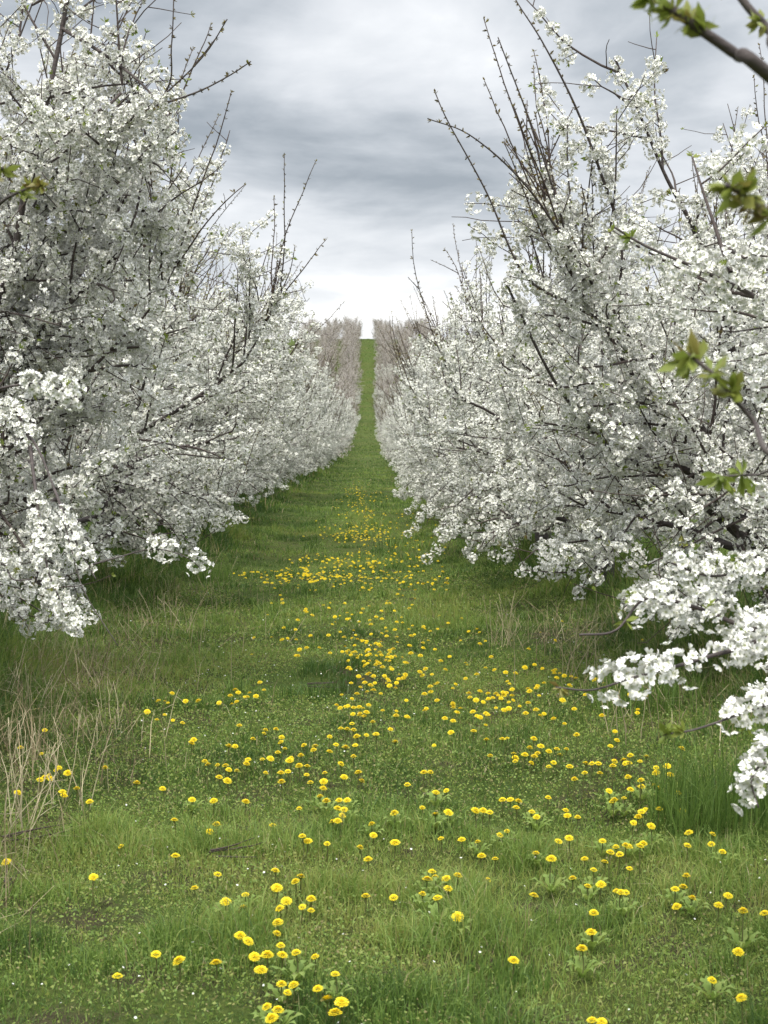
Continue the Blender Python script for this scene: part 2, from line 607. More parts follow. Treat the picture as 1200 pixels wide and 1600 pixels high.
# ------------------------------------------------------------------ cherry trees
def grow(start, d, L, n, bend=(0, 0, 0), jit=.05, rng=None):
    p, d = np.array(start, float), unit(d)
    out = [p.copy()]
    bend = np.asarray(bend, float)
    for _ in range(n):
        d = unit(d + bend * (L / n) + rng.normal(size=3) * jit)
        p = p + d * (L / n)
        out.append(p.copy())
    return np.array(out)


def resample(pts, step):
    s = np.concatenate([[0], np.cumsum(np.linalg.norm(np.diff(pts, axis=0), axis=1))])
    m = max(int(s[-1] / step), 1)
    q = (np.arange(m) + .5) / m * s[-1]
    p = np.stack([np.interp(q, s, pts[:, k]) for k in range(3)], -1)
    t = np.stack([np.interp(q, s, unit(np.gradient(pts, axis=0))[:, k]) for k in range(3)], -1)
    return p, unit(t), q / s[-1]


def spline(pts, n=14):
    pts = np.asarray(pts, float)
    P = np.concatenate([[2 * pts[0] - pts[1]], pts, [2 * pts[-1] - pts[-2]]])
    out = []
    for u in np.linspace(0, len(pts) - 1 - 1e-6, n):
        i = int(u)
        t = u - i
        a, b, c, d = P[i:i + 4]
        out.append(.5 * ((2 * b) + (c - a) * t + (2 * a - 5 * b + 4 * c - d) * t * t + (3 * b - a - 3 * c + d) * t ** 3))
    return np.array(out)


class Tree:
    def __init__(self, seed, R=1.65, H=3.5, n_limbs=12, bloom=1.0, whips=8, custom=(), az_ok=None, far=False, per=34, whip_len=1.0, fine=True, bud=.85, vase=.4):
        self.vase = vase
        self.bud = bud
        self.rng = rng = np.random.default_rng(seed)
        self.R, self.H, self.bloom, self.far, self.per, self.fine = R, H, bloom, far, per, fine
        self.limbs, self.cl, self.cd, self.sp, self.sd, self.ss, self.st = [], [], [], [], [], [], []
        self.bloom_pos = []
        fork = np.array([rng.normal(0, .04), rng.normal(0, .04), .62])
        self.trunk = MB()
        tp = np.array([(0, 0, -.15), (0, 0, 0), (.01, .01, .3), fork, fork + [0, 0, .18]])
        tube(self.trunk, spline(tp, 12), np.interp(np.linspace(0, 1, 12), [0, .2, .5, .9, 1], [.16, .125, .10, .11, .08]), 10)
        az0 = rng.random() * 6.28
        for i in range(n_limbs):
            az = az0 + i * 2.39996 + rng.normal(0, .15)
            if az_ok is not None and not az_ok(az):
                continue
            kind = i % 3
            out = np.array([math.cos(az), math.sin(az), 0])
            s = fork + [0, 0, rng.uniform(-.12, .14)]
            if kind == 0:       # low, spreading, tip hanging
                el, L, bend, n = rad(rng.uniform(22, 34)), R * rng.uniform(.85, .98), (0, 0, -.32), 12
            elif kind == 1:
                el, L, bend, n = rad(rng.uniform(42, 52)), R * rng.uniform(1.45, 1.75), out * .10 - [0, 0, .06], 14
            else:
                el, L, bend, n = rad(rng.uniform(58, 72)), H * rng.uniform(.85, 1.0), out * .12, 14
            p = grow(s, out * math.cos(el) + [0, 0, math.sin(el)], L, n, bend, .075, rng)
            rr = np.hypot(p[:, 0], p[:, 1])
            lim = self.reach(p[:, 2]) * 1.02
            k = np.where(rr > lim, (lim + (rr - lim) * .25) / np.maximum(rr, 1e-6), 1)
            p[:, :2] *= k[:, None]
            self.limb(p, rng.uniform(.028, .042), kind, whips, whip_len)
        for c in custom:
            c(self)

    def reach(self, z):
        return self.R * (1.0 - self.vase * .5 + self.vase * np.clip((z - .5) / 2.2, 0, 1))

    # --- pieces
    def limb(self, p, r0, kind, whips, whip_len):
        rng = self.rng
        mb = MB()
        m = len(p)
        tube(mb, p, .0035 + (r0 - .0035) * np.linspace(1, 0, m) ** 1.25, 8, np.repeat(np.clip(np.linspace(-.4, 1, m), 0, .8), 8).tolist() + [.8])
        self.limbs.append(mb)
        L = np.linalg.norm(np.diff(p, axis=0), axis=1).sum()
        q, t, u = resample(p, .17)
        self.blossom(p, .3, .095, 1.3)
        for a, d, v in zip(q, t, u):
            if v < .16:
                continue
            self.secondary(mb, a, d, (.55 + .75 * math.sin(PI * min(v, .9))) * self.R / 1.75 * rng.uniform(.65, 1.15), r0 * (1 - v) * .5 + .005)
        # bare upright whips from the outer half
        nw = whips if kind else whips // 2
        for _ in range(nw):
            i = rng.integers(int(m * .6), m)
            if p[i, 2] < self.H * .62 and rng.random() < .85:
                continue
            out = unit(np.array([p[i, 0], p[i, 1], 0]) + 1e-3)
            d = unit(out * rng.uniform(.1, .75) + [0, 0, 1] + rng.normal(size=3) * .18)
            self.whip(mb, p[i], d, rng.uniform(.5, 1.3) * whip_len)

    def secondary(self, mb, a, d, L, r):
        rng = self.rng
        side = unit(np.cross(d, rng.normal(size=3)))
        out = unit(np.array([a[0], a[1], 0]) + 1e-3)
        low = a[2] < 1.3
        dd = unit(d * .55 + side * .9 + out * .35 + [0, 0, -.25 if low else .12])
        p = grow(a, dd, L, 6, (0, 0, -.35 if low else .12), .09, rng)
        lim = .34 + .25 * rng.random()
        p[:, 2] = np.maximum(p[:, 2], lim)
        rr = np.hypot(p[:, 0], p[:, 1])
        p[:, :2] *= np.minimum(1, self.reach(p[:, 2]) / np.maximum(rr, 1e-6))[:, None]
        tube(mb, p, np.linspace(min(r, .010), .003, len(p)), 5, .6)
        self.blossom(p, .12, .105)
        q, t, u = resample(p, .155)
        for b, e, v in zip(q, t, u):
            if v < .1:
                continue
            s2 = unit(np.cross(e, rng.normal(size=3)))
            tw = grow(b, e * .5 + s2 + [0, 0, .1], rng.uniform(.18, .48), 4, (0, 0, .1), .10, rng)
            tw[:, 2] = np.maximum(tw[:, 2], .30)
            tube(mb, tw, np.linspace(.0034, .002, 5), 4, .9)
            self.blossom(tw, .1, .105)
            if rng.random() < .34:
                self.sprout(tw[-1], tw[-1] - tw[-2], rng.uniform(.022, .036), max(0, rng.normal(.25, .25)))
        if rng.random() < .5:
            self.sprout(p[-1], p[-1] - p[-2], rng.uniform(.025, .04), max(0, rng.normal(.2, .2)))

    def whip(self, mb, a, d, L):
        rng = self.rng
        p = grow(a, d, L, 10, (0, 0, .12), .06, rng)
        tube(mb, p, np.linspace(.0062, .0026, len(p)), 5, .85)
        q, t, u = resample(p, .042)
        side = unit(np.cross(t, rng.normal(size=t.shape)))
        for b, e, s, v in zip(q, t, side, u):
            if rng.random() < .9:
                self.sp.append(b)
                self.sd.append(unit(e * .8 + s))
                self.ss.append(rng.uniform(.018, .031) * (1.2 if self.far else 1))
                self.st.append(np.clip(rng.normal(self.bud, .15), 0, 1))
        self.sprout(p[-1], e, .02, .7)
        self.blossom(p[:4], .0, .075, .8)
        for k in range(rng.integers(0, 3)):
            i = rng.integers(2, 7)
            s = unit(np.cross(t[0], rng.normal(size=3)))
            tw = grow(p[i], t[0] + s * .8, rng.uniform(.15, .4), 4, (0, 0, .3), .05, rng)
            tube(mb, tw, np.linspace(.005, .0025, 5), 4, .9)
            qq, tt, _ = resample(tw, .045)
            for b, e in zip(qq, tt):
                self.sp.append(b)
                self.sd.append(unit(e + rng.normal(size=3) * .7))
                self.ss.append(rng.uniform(.010, .018))
                self.st.append(.85)

    def sprout(self, b, d, size, tint):
        self.sp += [b] * 2
        self.sd += [unit(d), unit(unit(d) + self.rng.normal(size=3) * .5)]
        self.ss += [size, size * .8]
        self.st += [min(tint, 1)] * 2

    def blossom(self, p, u0, step, prob=1.0):
        rng = self.rng
        q, t, u = resample(p, step)
        # flowering comes in runs along a branch, with bare wood between
        ph = rng.random() * 6.28
        run = np.sin(ph + np.arange(len(q)) * rng.uniform(.25, .5)) > (-.5 if prob <= 1 else -.85)
        top = np.clip((q[:, 2] - (self.H * .93)) / .6, 0, 1)
        k = (u >= u0) & run & (rng.random(len(q)) < self.bloom * prob * (1 - .75 * top))
        self.cl.append(q[k])
        self.cd.append(t[k])

    # --- meshes
    def crown(self, name):
        rng = self.rng
        c, d = np.concatenate(self.cl), np.concatenate(self.cd)
        per = self.per
        n = len(c) * per
        C, D = np.repeat(c, per, 0), np.repeat(d, per, 0)
        size_c = np.repeat(rng.uniform(.9, 1.75, len(c)) * (1 if self.far else 1.05), per)
        w = rng.normal(size=(n, 3))
        w = unit(w - D * (w * D).sum(1, keepdims=True) * .3 + [0, 0, .12])
        pos = C + w * ((.025 + .013 * rng.random(n)) * size_c)[:, None] + D * rng.normal(0, .010, n)[:, None]
        nor = unit(w + rng.normal(size=(n, 3)) * .28)
        mb = MB()
        T = FL_FINE if self.fine else FL_MID
        s = rng.uniform(.0112, .0150, n) * (1.0 if not self.far else 1.9)
        scatter(mb, pos, nor, s, T[0], T[1], T[2], rng, .07)
        # a few leaves peep from the clusters
        k = rng.random(len(c)) < (.38 if not self.far else .5)
        for b, e in zip(c[k], d[k]):
            wd = unit(np.cross(e, rng.normal(size=3)))
            self.sprout(b + wd * .032, unit(wd + e * .6 + rng.normal(size=3) * .4), rng.uniform(.022, .038), float(abs(rng.normal(.1, .25)) + (.5 if self.far else 0)))
        return mb.mesh(name, M_FARPETAL if self.far else M_PETAL)

    def leaves(self, name):
        rng = self.rng
        mb = MB()
        p, d, s, t = np.array(self.sp), np.array(self.sd), np.array(self.ss), np.array(self.st)
        m = 3
        P, Dd = np.repeat(p, m, 0), np.repeat(d, m, 0)
        n = len(P)
        dd = unit(Dd + rng.normal(size=(n, 3)) * .42)
        scatter(mb, P, dd, np.repeat(s, m) * rng.uniform(.8, 1.35, n), LEAF[0] * [.95, 1, 1], LEAF[1], np.zeros(5), rng, .03,
                np.clip(np.repeat(t, m) + rng.normal(0, .08, n), 0, 1))
        return mb.mesh(name, M_LEAF)

    def build(self, loc, rz, label, group):
        o = empty('cherry_tree', loc, rz)
        tag(o, label, 'tree', group)
        cr = self.crown('blossom_crown')
        print('tree clusters', sum(len(x) for x in self.cl), 'verts', len(cr.vertices))
        link('trunk', self.trunk.mesh('trunk', M_BARK), o)
        if self.far:
            mb = MB()
            for l in self.limbs:
                for v, tt in zip(l.v, l.t):
                    pass
                mb.v += l.v
                mb.t += l.t
                for k, fl in l.f.items():
                    mb.f.setdefault(k, []).extend([fa + mb.n for fa in fl])
                mb.n += l.n
            link('branches', mb.mesh('branches', M_BARK), o)
        else:
            for l in self.limbs:
                link('limb', l.mesh('limb', M_BARK), o)
        link('blossom_crown', cr, o)
        link('leaf_sprouts', self.leaves('leaf_sprouts'), o)
        return o


def place(x, y):
    return (x, y, float(gz(x, y)))


def pixel_limb(base, spec, r0, r1, twigs=True, bloom=True, sprouts=(), runs=None, u0=0.0, whip=False, size=.05, step=.06):
    """a branch through places seen in the photograph; spec = (px, py, depth) or a plain point"""
    def f(t):
        b = np.array(base)
        pts = [(at(*s[:3]) if len(s) == 3 and abs(s[0]) + abs(s[1]) > 40 else np.array(s, float)) - b for s in spec]
        p = spline(pts, 6 * len(pts))
        mb = MB()
        tube(mb, p, r1 + (r0 - r1) * np.linspace(1, 0, len(p)) ** 2.2, 8, .35)
        t.limbs.append(mb)
        if bloom:
            if runs is None:
                t.blossom(p, u0, step)
            else:
                q, tt, u = resample(p, step)
                k = np.zeros(len(u), bool)
                cq = (q + b - np.array([0, 0, CAM_H])) @ CR
                col = 600 + F_PX * cq[:, 0] / -cq[:, 2]
                for a, c in runs:
                    w_ = u if c <= 1 else col
                    k |= (w_ > a) & (w_ < c)
                t.cl.append(q[k])
                t.cd.append(tt[k])
        if twigs:
            q, tt, u = resample(p, .2)
            for a, d, v in zip(q, tt, u):
                if v > .2:
                    t.secondary(mb, a, d, t.rng.uniform(.4, .9), .008)
        if whip:
            q, tt, u = resample(p, .045)
            for a, d in zip(q, tt):
                t.sprout(a, unit(d * .7 + unit(np.cross(d, t.rng.normal(size=3)))), t.rng.uniform(.016, .026), t.rng.uniform(.6, 1))
        for (u, sz, tn) in sprouts:
            i = min(int(u * (len(p) - 1)), len(p) - 2)
            for _ in range(3):
                t.sprout(p[i], unit(p[i + 1] - p[i]) * .6 + t.rng.normal(size=3) * .6, sz, tn)
    return f


# the two trees beside the viewer, mostly outside the picture, and the two next ones, each with the limbs seen in the photograph
b0r, b1r = place(XR, 4.5), place(XR, 8.9)
b0l, b1l = place(XL, 3.9), place(XL, 8.4)
away_r = lambda az: math.cos(az) > -.25 and math.sin(az) > -.6
r0 = Tree(101, R=1.35, H=3.5, n_limbs=15, whips=2, az_ok=away_r, custom=[
    # flowering sprays hanging low over the verge
    pixel_limb(b0r, [(XR - .1, 4.4, .95), (1290, 960, 3.9), (1190, 985, 3.75), (1090, 950, 3.7), (1010, 935, 3.7), (962, 985, 3.65), (905, 992, 3.6)], .014, .003, False, True, [(.8, .03, .2)], [(985, 1300)], step=.06),
    pixel_limb(b0r, [(XR - .1, 4.4, .85), (1290, 990, 3.7), (1150, 1015, 3.45), (1060, 1040, 3.35), (985, 1060, 3.3), (925, 1078, 3.3), (868, 1074, 3.3)], .012, .0022, False, True, [(.99, .025, .6)], [(938, 1085), (1125, 1300), (905, 918)], step=.058),
    pixel_limb(b0r, [(XR - .1, 4.4, .8), (1330, 1060, 3.6), (1200, 1100, 3.3), (1150, 1118, 3.25), (1085, 1140, 3.2), (1035, 1148, 3.2)], .010, .0022, False, True, [(.99, .035, .1), (.86, .03, .3)], [(1135, 1330), (1075, 1083)], step=.058),
    pixel_limb(b0r, [(XR - .1, 4.4, .8), (1320, 1150, 3.5), (1210, 1185, 3.2), (1175, 1215, 3.15), (1185, 1262, 3.1)], .009, .0022, False, True, [], [(1150, 1300)], step=.058),
    pixel_limb(b0r, [(XR - .1, 4.5, 1.1), (1320, 900, 4.1), (1200, 890, 4.0), (1110, 900, 3.95), (1050, 880, 3.9)], .014, .003, True, True),
    pixel_limb(b0r, [(XR - .1, 4.5, 1.3), (1320, 560, 4.6), (1190, 470, 4.6), (1090, 420, 4.5), (1010, 385, 4.5), (960, 355, 4.5)], .02, .004, True, True, [(.9, .035, .1)]),
    # bare leafing shoots close to the lens
    pixel_limb(b0r, [(XR - .1, 4.4, 1.6), (1.45, 3.0, 1.75), (1255, 165, 1.75), (1150, 85, 1.72), (1085, 40, 1.7), (1020, -10, 1.7), (900, -120, 1.75)], .014, .005, False, False,
               [(.62, .032, .35), (.70, .029, .4), (.78, .032, .35), (.84, .032, .3)]),
    pixel_limb(b0r, [(XR - .1, 4.4, 1.8), (1.5, 3.0, 2.0), (1290, 130, 1.9), (1200, 45, 1.9), (1150, -15, 1.9), (1100, -110, 1.9)], .012, .005, False, False, [(.65, .029, .4), (.8, .029, .4)]),
    pixel_limb(b0r, [(XR - .1, 4.4, 1.3), (1.4, 2.9, 1.5), (1290, 420, 1.7), (1200, 330, 1.65), (1135, 288, 1.62)], .007, .003, False, False, [(.74, .031, .6), (.84, .030, .65), (.93, .032, .4), (.99, .028, .4), (.7, .032, .3)]),
    pixel_limb(b0r, [(XR - .1, 4.4, 1.2), (1.3, 2.8, 1.35), (1270, 750, 1.75), (1175, 655, 1.72), (1120, 590, 1.7), (1072, 553, 1.7)], .006, .003, False, False, [(.74, .029, .4), (.84, .032, .4), (.93, .035, .5), (.99, .035, .35)]),
    pixel_limb(b0r, [(XR - .1, 4.4, 1.1), (1.5, 3.3, 1.3), (1270, 745, 2.4), (1180, 742, 2.35), (1120, 745, 2.3)], .005, .002, False, False, [(.98, .04, .1), (.85, .035, .2)]),
])
r0.build(b0r, 0, 'nearest cherry tree right of the alley, its flowering sprays hanging low over the verge', 'cherry trees in the right row')

r1 = Tree(207, vase=.1, R=1.75, H=3.55, n_limbs=17, whips=9, custom=[
    pixel_limb(b1r, [(XR, 8.9, .5), (1120, 800, 8.9), (1080, 738, 8.8), (990, 722, 8.6), (930, 678, 8.3), (868, 598, 8.0), (820, 505, 7.8), (790, 440, 7.7)], .042, .007, True, True, u0=.3),
    pixel_limb(b1r, [(XR, 8.9, .7), (1165, 640, 8.9), (1120, 450, 8.6), (1080, 350, 8.4), (1040, 275, 8.3), (1000, 180, 8.2), (960, 90, 8.2)], .040, .007, True, True, u0=.3),
    pixel_limb(b1r, [(900, 480, 7.9), (820, 430, 7.6), (760, 300, 7.5), (700, 190, 7.4), (678, 140, 7.4)], .010, .003, False, True, [], [(0, .35)], whip=True),
    pixel_limb(b1r, [(960, 330, 8.0), (905, 180, 7.8), (850, 70, 7.7), (806, 0, 7.7), (790, -40, 7.7)], .010, .003, False, True, [], [(0, .3)], whip=True),
    pixel_limb(b1r, [(900, 420, 7.9), (850, 250, 7.7), (790, 90, 7.6), (778, 58, 7.6)], .009, .003, False, True, [], [(0, .35)], whip=True),
    pixel_limb(b1r, [(930, 450, 7.9), (830, 300, 7.5), (740, 215, 7.3), (668, 185, 7.2)], .010, .003, False, True, [], [(0, .3)], whip=True),
])
r1.build(b1r, 0, 'tall cherry tree right of the alley with a dark bent limb showing through its blossom', 'cherry trees in the right row')

away_l = lambda az: math.cos(az) < .3
l0 = Tree(303, R=1.4, H=3.0, n_limbs=12, whips=2, az_ok=away_l, custom=[
    pixel_limb(b0l, [(XL + .1, 3.9, 1.2), (-1.7, 3.1, 2.0), (-70, 330, 2.6), (-20, 285, 2.55), (4, 262, 2.5)], .008, .003, False, False, [(.99, .029, .4), (.9, .028, .4), (.82, .028, .5)]),
    pixel_limb(b0l, [(XL + .1, 3.9, 1.2), (-1.7, 3.4, 1.8), (-60, 420, 3.0), (-10, 330, 2.9), (30, 300, 2.85), (70, 290, 2.8)], .008, .003, False, False, [(.99, .028, .55), (.9, .03, .5), (.8, .03, .3)]),
    pixel_limb(b0l, [(XL + .1, 4.0, 1.0), (-80, 640, 4.6), (-10, 610, 4.6), (60, 600, 4.6), (120, 620, 4.5)], .012, .003, True, True),
])
l0.build(b0l, 0, 'nearest cherry tree left of the alley, mostly hidden, with green leaf tips reaching in', 'cherry trees in the left row')

l1 = Tree(411, R=1.65, H=3.6, n_limbs=15, whips=6, custom=[
    pixel_limb(b1l, [(XL, 8.4, .6), (-60, 560, 8.2), (10, 440, 8.0), (42, 280, 7.9), (66, 190, 7.8), (98, 40, 7.8), (112, -60, 7.8)], .036, .012, True, True, u0=.15),
    pixel_limb(b1l, [(98, 45, 7.8), (170, 90, 7.6), (230, 140, 7.5), (260, 190, 7.4), (215, 250, 7.3)], .012, .004, True, True),
    pixel_limb(b1l, [(120, 230, 7.8), (200, 190, 7.4), (265, 140, 7.3), (320, 85, 7.2), (355, 30, 7.1)], .010, .003, False, True, [(.99, .018, .6)], [(.1, .55)], whip=True),
    pixel_limb(b1l, [(140, 200, 7.8), (230, 170, 7.3), (305, 145, 7.2), (355, 120, 7.1), (392, 96, 7.0)], .010, .003, False, True, [(.99, .018, .6)], [(.05, .62)], whip=True),
    pixel_limb(b1l, [(150, 240, 7.8), (255, 150, 7.4), (268, 70, 7.3), (272, -20, 7.3)], .009, .003, False, True, [], [(0, .3)], whip=True),
    pixel_limb(b1l, [(XL, 8.4, 1.0), (60, 520, 8.2), (180, 400, 7.9), (260, 320, 7.7), (320, 280, 7.6)], .024, .004, True, True, u0=.25),
    pixel_limb(b1l, [(XL, 8.4, 1.2), (40, 430, 8.2), (150, 310, 8.0), (230, 240, 7.8), (275, 205, 7.7)], .024, .004, True, True, u0=.25),
    pixel_limb(b1l, [(XL, 8.4, 1.3), (-80, 330, 8.3), (-10, 160, 8.1), (30, 60, 8.0), (60, -20, 8.0)], .024, .004, True, True, u0=.25),
    pixel_limb(b1l, [(XL, 8.4, 1.2), (0, 400, 8.2), (110, 240, 7.8), (190, 160, 7.6), (240, 110, 7.5)], .022, .004, True, True, u0=.25),
    # the hanging spray in front of the verge
    pixel_limb(b1l, [(XL + .1, 8.2, .9), (-20, 640, 7.0), (45, 680, 6.6), (85, 765, 6.3), (112, 860, 6.1), (132, 925, 6.0), (185, 1010, 5.9)], .012, .002, True, True, [], [(0, .28), (.5, .66)]),
    pixel_limb(b1l, [(45, 680, 6.6), (60, 800, 6.3), (75, 890, 6.1), (98, 945, 6.0), (122, 985, 5.95)], .010, .003, False, True, [], [(.35, 1)], step=.06),
    pixel_limb(b1l, [(85, 765, 6.3), (120, 850, 6.1), (150, 905, 6.0)], .007, .003, False, True, [], [(.2, .9)], step=.06),
    pixel_limb(b1l, [(-60, 900, 6.2), (0, 880, 6.1), (20, 905, 6.0), (50, 905, 6.0)], .007, .003, False, True, [], [(.3, .7)], step=.06),
    pixel_limb(b1l, [(120, 890, 6.1), (180, 872, 6.2), (240, 858, 6.3), (290, 870, 6.2), (318, 893, 6.2)], .005, .002, False, True, [], [(.5, .75), (.93, 1)], step=.06),
])
l1.build(b1l, 0, 'blossom-laden cherry tree left of the alley with a hanging spray over dry grass', 'cherry trees in the left row')

# variants for the rest of both rows
protos_l = [Tree(500 + 7 * i, R=1.65, H=3.55, n_limbs=16, whips=(6, 8)[i], fine=False, per=31).build((0, 0, 0), 0, 'x', None) for i in range(2)]
protos_r = [Tree(540 + 7 * i, R=1.62, H=3.3, n_limbs=17, whips=(6, 8)[i], fine=False, per=31, vase=-.05).build((0, 0, 0), 0, 'x', None) for i in range(2)]
bushy = Tree(610, R=1.65, H=3.3, n_limbs=13, bloom=.8, whips=18, fine=False, whip_len=.95, bud=.6).build((0, 0, 0), 0, 'x', None)
fars = [Tree(700 + 9 * i, R=1.65, H=3.4, n_limbs=13, bloom=1.0, bud=.5, vase=0, whips=8, far=True, per=3, fine=False, whip_len=.8).build((0, 0, 0), 0, 'x', None) for i in range(2)]
used = set()


def plant(proto, x, y, rz, sc, label, group):
    o = proto if proto not in used else copy_tree(proto)
    used.add(proto)
    o.location = place(x, y)
    o.rotation_euler = (0, 0, rz if y < 110 else y * 1.7)
    o.scale = (sc, sc * (1.18 if y < 110 else 1.0), sc * (.97 + .06 * math.sin(y)))
    tag(o, label, 'tree', group)
    return o


rng = np.random.default_rng(77)
ORD = {2: 'third', 3: 'fourth', 4: 'fifth', 5: 'sixth'}
for side, row, y0 in (('left', XL, 8.4), ('right', XR, 8.9)):
    for k in range(2, 69):
        y = y0 + 3.9 * (k - 1) + .4 + rng.normal(0, .12)
        x = row + rng.normal(0, .08 if y < 140 else .2) - (.42 * float(np.clip((40 - y) / 14, 0, 1)) if side == 'right' else 0) + (.12 if side == 'left' and k == 2 else 0)
        rz = PI * rng.integers(0, 2) + rng.normal(0, .15)
        protos = protos_l if side == 'left' else protos_r
        if y < 72:
            pr = protos[rng.integers(0, 2)]
            if side == 'left' and k in (3, 6, 9):
                pr = bushy
            if side == 'left' and k == 2:
                pr = protos[1]
            if k in ORD:
                lab = f'{ORD[k]} cherry tree from the viewer in the {side} row, in full white bloom'
            else:
                lab = f'white cherry tree standing shoulder to shoulder in the {side} row before the dip'
        elif y < 110:
            pr = (protos + [bushy, fars[0]])[rng.integers(0, 4)]
            lab = f'white cherry tree at the bottom of the dip in the {side} row'
        else:
            pr = fars[rng.integers(0, 2)]
            lab = f'distant pinkish cherry tree climbing the far hill in the {side} row'
            if rng.random() < .75 - (y - 110) / 130:
                pr = protos[rng.integers(0, 2)]
                lab = f'distant white cherry tree on the lower slope of the far hill in the {side} row'
        if y > 263:
            continue
        plant(pr, x, y, rz, (rng.uniform(.95, 1.07) if y < 110 else rng.uniform(.85, 1.18)) * (1.12 if side == 'left' and k == 2 else 1), lab, f'cherry trees in the {side} row')
    out = row + (-5.8 if side == 'left' else 5.8)
    for out, y in [(out, y) for y in list(np.arange(9.5, 46, 4.5)) + list(np.arange(112, 260, 3.9))] + [(out * 2 - row, y) for y in np.arange(176, 260, 3.9)]:
        if y > 100:
            out = row + (out - row) * .62
        pr = (protos_l if side == 'left' else protos_r)[rng.integers(0, 2)] if y < 100 else fars[rng.integers(0, 2)]
        lab = (f'white cherry tree of the second row glimpsed behind the {side} row' if y < 100
               else f'distant pinkish cherry tree of the second row behind the {side} row on the hilltop')
        plant(pr, out + rng.normal(0, .1), y + rng.normal(0, .15), PI * rng.integers(0, 2), rng.uniform(.95, 1.07), lab, f'cherry trees behind the {side} row')


# ------------------------------------------------------------------ dandelions
LEFT_CROP = '1078,132 1128,150 1155,133 812,237 735,255 720,270 745,268 765,272 780,275 773,290 740,300 725,303 685,297 800,270 825,270 538,280 515,300 495,302 525,310 460,322 490,343 515,345 540,345 570,360 620,298 580,302 115,313 110,284 140,383 65,438 130,457 748,368 605,413 598,422 715,433 735,433 830,382 825,392 862,380 790,410 880,405 878,420 890,440 868,453 640,480 650,490 680,492 705,494 715,507 740,510 775,475 770,488 820,474 845,472 830,516 878,516 900,512 880,545 685,530 710,542 958,522 970,547 910,470 940,462 935,495 960,495 905,478 985,432 980,445 950,430 1030,403 1050,428 1030,450 1065,488 1080,310 1105,312 1135,318 1125,328 1103,345 1100,362 1105,382 1115,403 1085,380 1065,377 1110,430 1080,437 1105,465 1145,398 1175,395 1165,357 1145,340 1120,515 1130,542 1015,517 1012,543 1075,530 1010,565 1000,590 1020,605 1060,602 1085,602 1055,628 1075,632 1070,650 1055,667 1040,668 185,500 175,508 212,517 155,525 140,532 160,535 125,538 55,579 195,575 200,587 240,565 280,607 328,500 427,548 508,566 600,600 668,604 768,607 545,663 677,678 655,700 852,680 935,628 1162,676 1167,712 945,714 962,730 1022,738 1125,750 548,776 378,745 20,795 292,843 680,833 608,876 860,822 940,840 924,857 865,877 767,897 895,917 875,940 760,938 945,935 972,947 868,985 1150,787 1143,902 972,912 750,1027 775,1043 865,1020 877,1056 487,1085 560,1106 675,1111 367,1152 795,1092 835,1088 882,1087 985,1092 925,1080 815,1133 880,1178 918,1180 993,1192 1047,1147 898,1205 1022,1225 1067,1235 1047,1268 835,1248 868,1260 850,1285 705,920'
RIGHT_CROP = '30,135 10,150 65,170 20,180 85,92 200,55 240,100 300,108 490,75 255,180 255,215 290,212 120,212 150,215 345,205 380,205 410,205 440,188 470,188 495,185 535,190 585,215 600,220 540,215 480,240 500,235 70,292 10,220 15,235 45,225 145,258 215,260 265,272 300,262 325,270 350,270 375,272 400,268 450,258 455,270 485,270 340,292 365,290 390,290 310,305 375,312 350,310 230,328 300,345 318,340 325,345 190,348 215,300 475,330 500,330 488,350 530,350 280,385 20,380 35,420 38,345 370,410 385,408 320,412 468,410 602,398 728,415 708,432 930,440 455,438 490,433 515,450 540,442 570,442 405,455 440,460 410,470 410,480 470,465 480,455 550,460 460,485 515,497 530,485 580,497 630,487 650,487 670,487 720,480 750,478 770,462 765,485 800,480 820,465 850,500 885,495 715,495 755,487 595,537 627,517 675,517 763,530 803,540 850,517 895,523 805,560 770,568 845,555 860,565 703,573 920,580 145,515 125,515 73,553 195,572 162,578 332,463 370,600 395,600 420,605 413,625 513,594 568,633 573,650 605,655 720,600 715,607 750,595 860,630 932,635 805,638 815,632 795,655 780,672 33,643 120,625 160,647 200,640 205,643 285,635 310,635 330,640 462,638 477,655 35,735 178,722 243,725 293,733 362,710 385,698 545,730 578,720 683,730 707,765 737,772 725,748 755,743 765,748 800,745 810,738 835,683 953,704 948,743 1027,708 1023,740 1057,763 347,785 305,777 475,767 523,785 627,785 690,795 655,820 767,815 150,825 135,850 160,842 195,847 230,837 200,878 325,850 120,895 167,908 30,907 468,900 590,847 637,871 678,866 740,890 755,890 728,888 935,873 910,880 963,908 1075,900 915,935 1045,931 1122,950 1190,955 230,967 655,955 648,1015 618,1067 405,1103 1107,1077 1025,1165 1117,1220 650,1290 680,1296 945,838'


def head_mesh(seed):
    rng = np.random.default_rng(seed)
    mb = MB()
    for cnt, r, z, lift, tt in ((28, 1.0, 0.0, .06, 1.0), (26, .88, .08, .16, .9), (22, .70, .16, .26, .75), (16, .50, .24, .30, .5), (11, .30, .30, .28, .3)):
        for i in range(cnt):
            a = (i + rng.random() * .6) / cnt * 360
            rr = r * rng.uniform(.88, 1.08)
            w = 360 / 26 * .62 / max(r, .35)
            zz_ = lift + rng.normal(0, .03)
            mb.add([pol(.06, a, z), pol(rr * .6, a - w, z + zz_ * .8), pol(rr, a - w * .45, z + zz_), pol(rr, a + w * .45, z + zz_), pol(rr * .6, a + w, z + zz_ * .8)],
                   [[(0, 1, 2, 3, 4)]], [.3 + tt * .4, .3 + tt * .6, .3 + tt * .7, .3 + tt * .7, .3 + tt * .6])
    return mb


